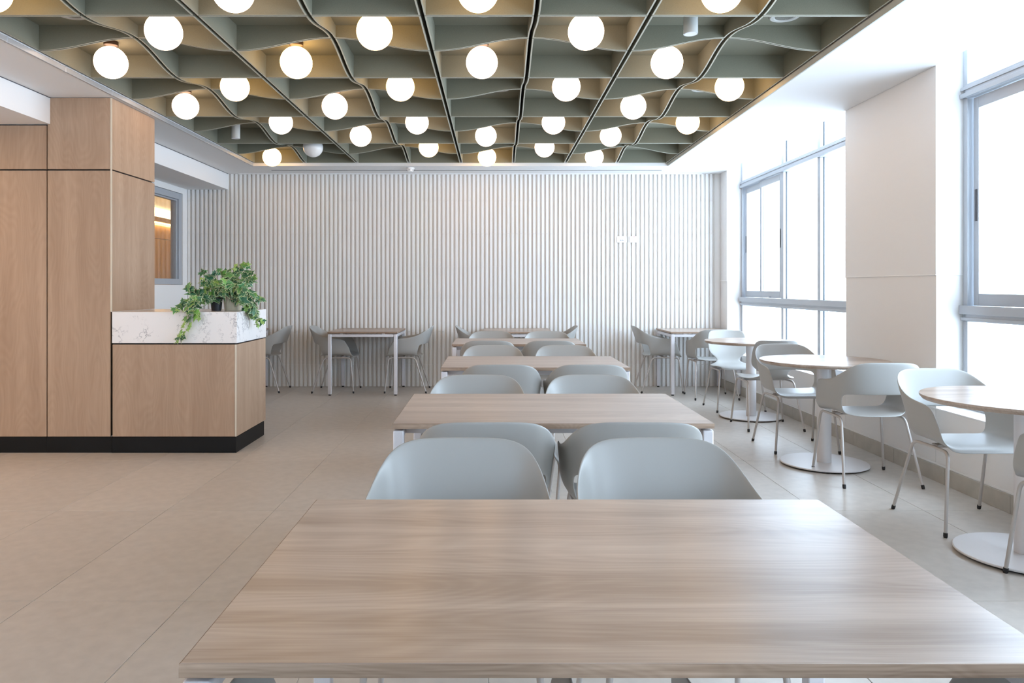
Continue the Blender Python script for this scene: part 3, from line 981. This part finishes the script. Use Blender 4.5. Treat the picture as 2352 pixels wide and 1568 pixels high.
# ------------------------------------------------------------------ rectangular tables
TZ = 0.732
def make_table(w, d, label, group):
    t = thing('dining_table', label, 'table', (0, 0, 0), 0, group)
    hw, hd = w / 2, d / 2
    tt = boxo('tabletop', (-hw + .0012, hw - .0012, -hd + .0012, hd - .0012, TZ - .020, TZ), M['top'], t, bevel=.0012, seg=1)
    for bx in ((-hw, hw, -hd, -hd + .001), (-hw, hw, hd - .001, hd), (-hw, -hw + .001, -hd + .001, hd - .001), (hw - .001, hw, -hd + .001, hd - .001)):
        boxo('edge_band', (*bx, TZ - .0195, TZ - .0012), M['tedge'], t)
    g = .002
    lw = .040
    zt = TZ - .027
    for sx in (-1, 1):
        for sy in (-1, 1):
            x0 = sx * (hw - g) ; x1 = sx * (hw - g - lw)
            y0 = sy * (hd - g) ; y1 = sy * (hd - g - lw)
            lg = boxo('leg', (min(x0, x1), max(x0, x1), min(y0, y1), max(y0, y1), .014, zt), M['frame'], t, bevel=.005)
            cx_, cy_ = (x0 + x1) / 2 , (y0 + y1) / 2
            f = build('leveling_foot', MB().lathe([(0, 0), (.015, 0), (.015, .010), (.010, .0138), (0, .0138)], 16), M['rubber'], lg, smooth=True)
            f.matrix_parent_inverse.identity()
            f.location = (0, 0, -(.014 + zt) / 2)
    il = g + lw + .0005
    for sy in (-1, 1):
        ins = .125 if w > 1 else .006         # the long rails of the big tables sit well inside the edge
        y0 = sy * (hd - g - ins); y1 = sy * (hd - g - ins - .028)
        xr = hw - il if w < 1 else hw - g - .035
        boxo('apron_rail', (-xr, xr, min(y0, y1), max(y0, y1), zt - .034, zt - .001), M['frame'], t, bevel=.003)
        for sx in (-1, 1):
            boxo('spacer', (sx * (hw - .16) - .016, sx * (hw - .16) + .016, min(y0, y1) + .003, max(y0, y1) - .003, zt - .0005, TZ - .0205), M['frame'], t)
    for sx in (-1, 1):
        x0 = sx * (hw - g - .006); x1 = sx * (hw - g - .034)
        boxo('apron_rail', (min(x0, x1), max(x0, x1), -hd + il, hd - il, zt - .034, zt - .001), M['frame'], t, bevel=.003)
    return t
GT1 = 'rectangular wood tables in the middle row'
t0 = make_table(1.205, .79, 'large wood-top table filling the foreground', GT1)
t0.location = (.176, 1.413, 0); t0.rotation_euler = (0, 0, 0)
dup(t0, 'rectangular wood-top table, second from the front in the middle row', (.220, 3.21, 0), R(.3))
dup(t0, 'rectangular wood-top table, third from the front in the middle row', (.262, 5.175, 0), R(.2))
dup(t0, 'rectangular wood-top table, fourth from the front in the middle row', (.223, 7.14, 0), 0)
GT2 = 'square wood-top tables along the ribbed wall'
s0 = make_table(.80, .80, 'square wood-top table at the ribbed wall, right of the ivy counter', GT2)
s0.location = (-1.51, 9.03, 0)
dup(s0, 'square wood-top table at the ribbed wall in line with the middle row', (.27, 9.02, 0), 0)
dup(s0, 'square wood-top table in the corner between ribbed wall and window', (2.425, 9.02, 0), 0)
dup(s0, 'square wood-top table at the ribbed wall, mostly hidden behind the counter', (-3.225, 9.03, 0), 0)

# ------------------------------------------------------------------ round tables
def make_round(label):
    t = thing('round_table', label, 'table', (0, 0, 0), 0, 'round pedestal tables by the windows')
    build('tabletop', MB().lathe([(0, TZ), (.4285, TZ), (.43, TZ - .0015), (.430, TZ - .010), (.418, TZ - .024), (0, TZ - .024)], 96), M['top'], t, smooth=True, angle=30)
    build('mounting_plate', MB().lathe([(0, TZ - .0245), (.13, TZ - .0245), (.13, TZ - .031), (0, TZ - .031)], 32), M['ped'], t, smooth=True)
    build('column', MB().lathe([(0, .0205), (.047, .0205), (.047, TZ - .0315), (0, TZ - .0315)], 40), M['ped'], t, smooth=True)
    b_ = build('base_disc', MB().lathe([(0, .010), (.288, .010), (.292, .012), (.292, .017), (.288, .020), (0, .020)], 72), M['ped'], t, smooth=True, angle=30)
    build('base_weight', MB().lathe([(0, .003), (.272, .003), (.272, .0097), (0, .0097)], 48), M['rubber'], t, smooth=True)
    for q in range(4):
        an = q * PI / 2 + .6
        build('glide', MB().lathe([(0, 0), (.02, 0), (.02, .0028), (0, .0028)], 12), M['rubber'], t, (.22 * math.cos(an), .22 * math.sin(an), 0))
    return t
r0 = make_round('round wood-top pedestal table, farthest of three by the windows')
r0.location = (2.456, 7.20, 0)
dup(r0, 'round wood-top pedestal table in front of the pale pier, middle of three', (2.313, 5.28, 0), .2)
dup(r0, 'round wood-top pedestal table cut by the right edge of the photo', (2.45, 3.47, 0), .1)

# ------------------------------------------------------------------ ivy plants
def leaf_mesh(name, sz):
    out = [(0, -.05), (-.16, -.20), (-.34, -.12), (-.62, -.16), (-.40, .12), (-.50, .42), (-.22, .44), (-.08, .80), (0, 1.05),
           (.08, .80), (.22, .44), (.50, .42), (.40, .12), (.62, -.16), (.34, -.12), (.16, -.20)]
    c = (0, .16)
    mb = MB()
    def z(x, y): return -.20 * abs(x) - .16 * (y - .1) ** 2 + .02
    for (x, y_) in out: mb.v.append((x * sz, y_ * sz, z(x, y_) * sz))
    for (x, y_) in out:
        xi = c[0] + (x - c[0]) * .91; yi = c[1] + (y_ - c[1]) * .91
        mb.v.append((xi * sz, yi * sz, (z(xi, yi) + .006) * sz))
    n = len(out)
    mb.v.append((c[0], c[1] * sz, (z(*c) + .01) * sz))
    for i in range(n):
        j = (i + 1) % n
        mb.f.append((i, j, n + j, n + i)); mb.m.append(1)
        mb.f.append((n + i, n + j, 2 * n)); mb.m.append(0)
    me = mb.mesh(name, [M['leaf'], M['cream']])
    return me
leaf_mes = [leaf_mesh('leaf', s_) for s_ in (.078, .064, .048)]
leaf_light = leaf_mesh('leaf', .031)
m_l = plain('ivy_young', (0.30, 0.48, 0.12), 0.5)
leaf_light.materials[0] = m_l; leaf_light.materials[1] = plain('ivy_young_margin', (0.50, 0.62, 0.30), 0.5)

def bez(p, n):
    pts = []
    for s_ in range(len(p) - 1):
        p0 = Vector(p[max(s_ - 1, 0)]); p1 = Vector(p[s_]); p2 = Vector(p[s_ + 1]); p3 = Vector(p[min(s_ + 2, len(p) - 1)])
        for i in range(n):
            t = i / n
            pts.append(.5 * ((2 * p1) + (p2 - p0) * t + (2 * p0 - 5 * p1 + 4 * p2 - p3) * t * t + (3 * p1 - p0 - 3 * p2 + p3) * t ** 3))
    pts.append(Vector(p[-1]))
    return pts

def P(px, py, Y):      # point at depth Y seen at pixel (px, py), for placing stems by measured position
    return Vector(((px - 1135) / F * Y, Y, 1.24 - (py - 660) / F * Y))

def clearpt(p):
    """keep foliage outside the countertop block"""
    if p.z < 1.075 and p.y > YF - .02 and p.x < PLX + .02:
        p = Vector(p); p.z = 1.075
    return p
def ivy(root, stems, seed, base_xyz, dens=1.0):
    rn = random.Random(seed)
    n_leaf = 0
    for (pts, young, wander) in stems:
        path = [clearpt(q) - base_xyz for q in bez(pts, 7)]
        rad = [.0019 * (1 - .6 * i / len(path)) for i in range(len(path))]
        build('stem', MB().tube(path, rad, 6), M['stem'], root, smooth=True)
        L_ = sum((path[i + 1] - path[i]).length for i in range(len(path) - 1))
        cnt = max(3, int(L_ / .0185 * dens))
        for q in range(cnt):
            t = (q + .6) / cnt
            i = min(len(path) - 1, int(t * (len(path) - 1)))
            p = path[i].copy()
            offv = Vector((rn.uniform(-1, 1), rn.uniform(-1, 1), rn.uniform(-.6, 1))) * wander
            p = clearpt(p + offv + base_xyz) - base_xyz
            wp = p + base_xyz
            if wp.z < 1.150 and xa_ - .055 < wp.x < xb_ + .045 and wp.y > YF: continue
            yg = young and t > young
            me = leaf_light if yg and rn.random() < .75 else rn.choices(leaf_mes, (4, 4, 3) if t < .6 else (1, 3, 5))[0]
            o = put('leaf', me, root, p)
            # leaf blade faces outwards, mostly to the viewer, tip hanging downwards or outwards
            out = (path[i] + Vector((0, 0, -.05)))
            az = math.atan2(out.y - .0, out.x) if out.length > .01 else rn.uniform(0, 6)
            tip = rn.gauss(0, 55)
            pitch = rn.gauss(62, 26)
            yaw = rn.gauss(math.degrees(-math.atan2(.0 + out.x, .35)) * -1, 38)
            e = Matrix.Rotation(R(yaw), 4, 'Z') @ Matrix.Rotation(R(pitch), 4, 'X') @ Matrix.Rotation(R(180 + tip), 4, 'Z')
            o.rotation_euler = e.to_euler()
            n_leaf += 1
    return n_leaf

def pot(name, label, x, y, r_top, r_bot, h, mat, rim):
    t = thing(name, label, 'potted plant', (x, y, 1.0575))
    pr = [(0, 0), (r_bot, 0), (r_bot + (r_top - r_bot) * .85, h * .84), (r_top + rim, h * .85), (r_top + rim, h), (r_top - .003, h), (r_top - .005, h * .9), (0, h * .9)]
    build('pot', MB().lathe(pr, 36), mat, t, smooth=True)
    build('soil', MB().lathe([(0, h * .93), (r_top - .006, h * .925), (r_top - .006, h * .905), (0, h * .905)], 24), M['soil'], t)
    return t
xa_, ya_ = (497 - 1135) / F * 5.90, 5.90
xb_, yb_ = (534 - 1135) / F * 5.98, 5.98
A = pot('potted_ivy', 'variegated ivy in a small black pot, trailing left over the veined counter front', xa_, ya_, .048, .036, .105, M['pot_b'], .004)
B = pot('potted_ivy', 'bushy variegated ivy in a cream pot, trailing over the right end of the counter', xb_, yb_, .072, .060, .125, M['pot_c'], .003)
bA = Vector((xa_, ya_, 1.0575)); bB = Vector((xb_, yb_, 1.0575))
sA = P(497, 686, 5.90); sB = P(534, 680, 5.98)
stemsA = [
 ([sA, P(492, 655, 5.88), P(478, 630, 5.86), P(466, 622, 5.84)], 0, .018),
 ([sA, P(498, 660, 5.90), P(494, 640, 5.92), P(500, 618, 5.92)], 0, .018),
 ([sA, P(480, 665, 5.82), P(468, 650, 5.80), P(462, 640, 5.80)], .8, .018),
 ([sA, P(485, 672, 5.78), P(470, 668, 5.74), P(460, 665, 5.72)], 0, .016),
 ([sA, P(475, 678, 5.80), P(452, 675, 5.72), P(436, 660, 5.70), P(430, 655, 5.70)], 0, .012),
 ([sA, P(478, 690, 5.80), P(450, 688, 5.72), P(428, 690, 5.68), P(412, 702, 5.64), P(404, 712, 5.60)], .9, .014),
 ([sA, P(475, 685, 5.78), P(450, 685, 5.68), P(440, 705, 5.62), P(437, 730, 5.60), P(430, 755, 5.60), P(415, 775, 5.60)], .75, .012),
 ([sA, P(470, 690, 5.76), P(456, 695, 5.66), P(452, 720, 5.61), P(458, 732, 5.61)], .6, .010),
 ([sA, P(480, 694, 5.78), P(470, 702, 5.72), P(450, 706, 5.66), P(430, 708, 5.62)], 0, .014),
 ([sA, P(497, 668, 5.80), P(505, 672, 5.78)], 0, .012),
 ([sA, P(452, 690, 5.70), P(442, 700, 5.63), P(424, 740, 5.60), P(412, 765, 5.60), P(404, 786, 5.60)], .55, .008),
]
stemsB = [
 ([sB, P(536, 650, 5.98), P(545, 625, 6.0), P(560, 612, 6.0), P(570, 606, 6.0)], 0, .016),
 ([sB, P(525, 650, 5.96), P(518, 630, 5.96), P(522, 620, 5.96)], 0, .020),
 ([sB, P(535, 645, 5.94), P(535, 625, 5.94), P(538, 612, 5.94)], .7, .020),
 ([sB, P(550, 650, 5.94), P(565, 632, 5.94), P(576, 622, 5.94)], 0, .018),
 ([sB, P(550, 660, 5.88), P(568, 645, 5.86), P(582, 640, 5.86)], 0, .018),
 ([sB, P(520, 662, 5.86), P(505, 648, 5.82), P(492, 646, 5.80)], 0, .020),
 ([sB, P(530, 660, 5.82), P(528, 650, 5.76), P(525, 655, 5.72)], 0, .022),
 ([sB, P(545, 668, 5.82), P(556, 662, 5.76), P(560, 672, 5.72)], 0, .020),
 ([sB, P(520, 672, 5.84), P(510, 670, 5.78), P(515, 672, 5.74)], 0, .014),
 ([sB, P(545, 675, 5.84), P(555, 685, 5.78), P(562, 692, 5.76)], 0, .012),
 ([sB, P(556, 668, 5.96), P(580, 676, 5.98), P(594, 686, 6.0), P(604, 690, 6.0)], 0, .016),
 ([sB, P(560, 680, 5.92), P(575, 695, 5.94), P(585, 715, 5.95), P(588, 735, 5.95), P(592, 750, 5.95)], .75, .014),
 ([sB, P(558, 684, 5.90), P(570, 705, 5.90), P(576, 725, 5.90), P(570, 750, 5.90), P(572, 778, 5.90)], .6, .010),
 ([sB, P(562, 684, 5.86), P(578, 705, 5.86), P(590, 728, 5.88), P(608, 742, 5.90)], .7, .012),
 ([sB, P(560, 684, 5.90), P(572, 712, 5.9), P(568, 740, 5.86), P(560, 765, 5.84)], .65, .010),
]
na = ivy(A, stemsA, 5, bA, 1.05)
nb = ivy(B, stemsB, 9, bB, 1.4)

# ------------------------------------------------------------------ warm downlights in the low soffit left of the view
for (x, y_) in ((-4.35, 4.6), (-5.5, 4.6), (-4.35, 2.8), (-5.5, 2.8), (-4.35, 1.0), (-5.5, 1.0)):
    g = thing('soffit_downlight', 'warm round downlight in the low soffit left of the view', 'recessed light', (x, y_, 2.465), 0, 'downlights outside the left edge')
    build('bezel', MB().lathe([(.044, -.0005), (.046, -.005), (.058, -.004), (.060, -.0005)], 28), M['plate'], g, smooth=True)
    build('diffuser', MB().lathe([(0, -.0012), (.043, -.0012), (.043, -.003), (0, -.003)], 28), M['down'], g)
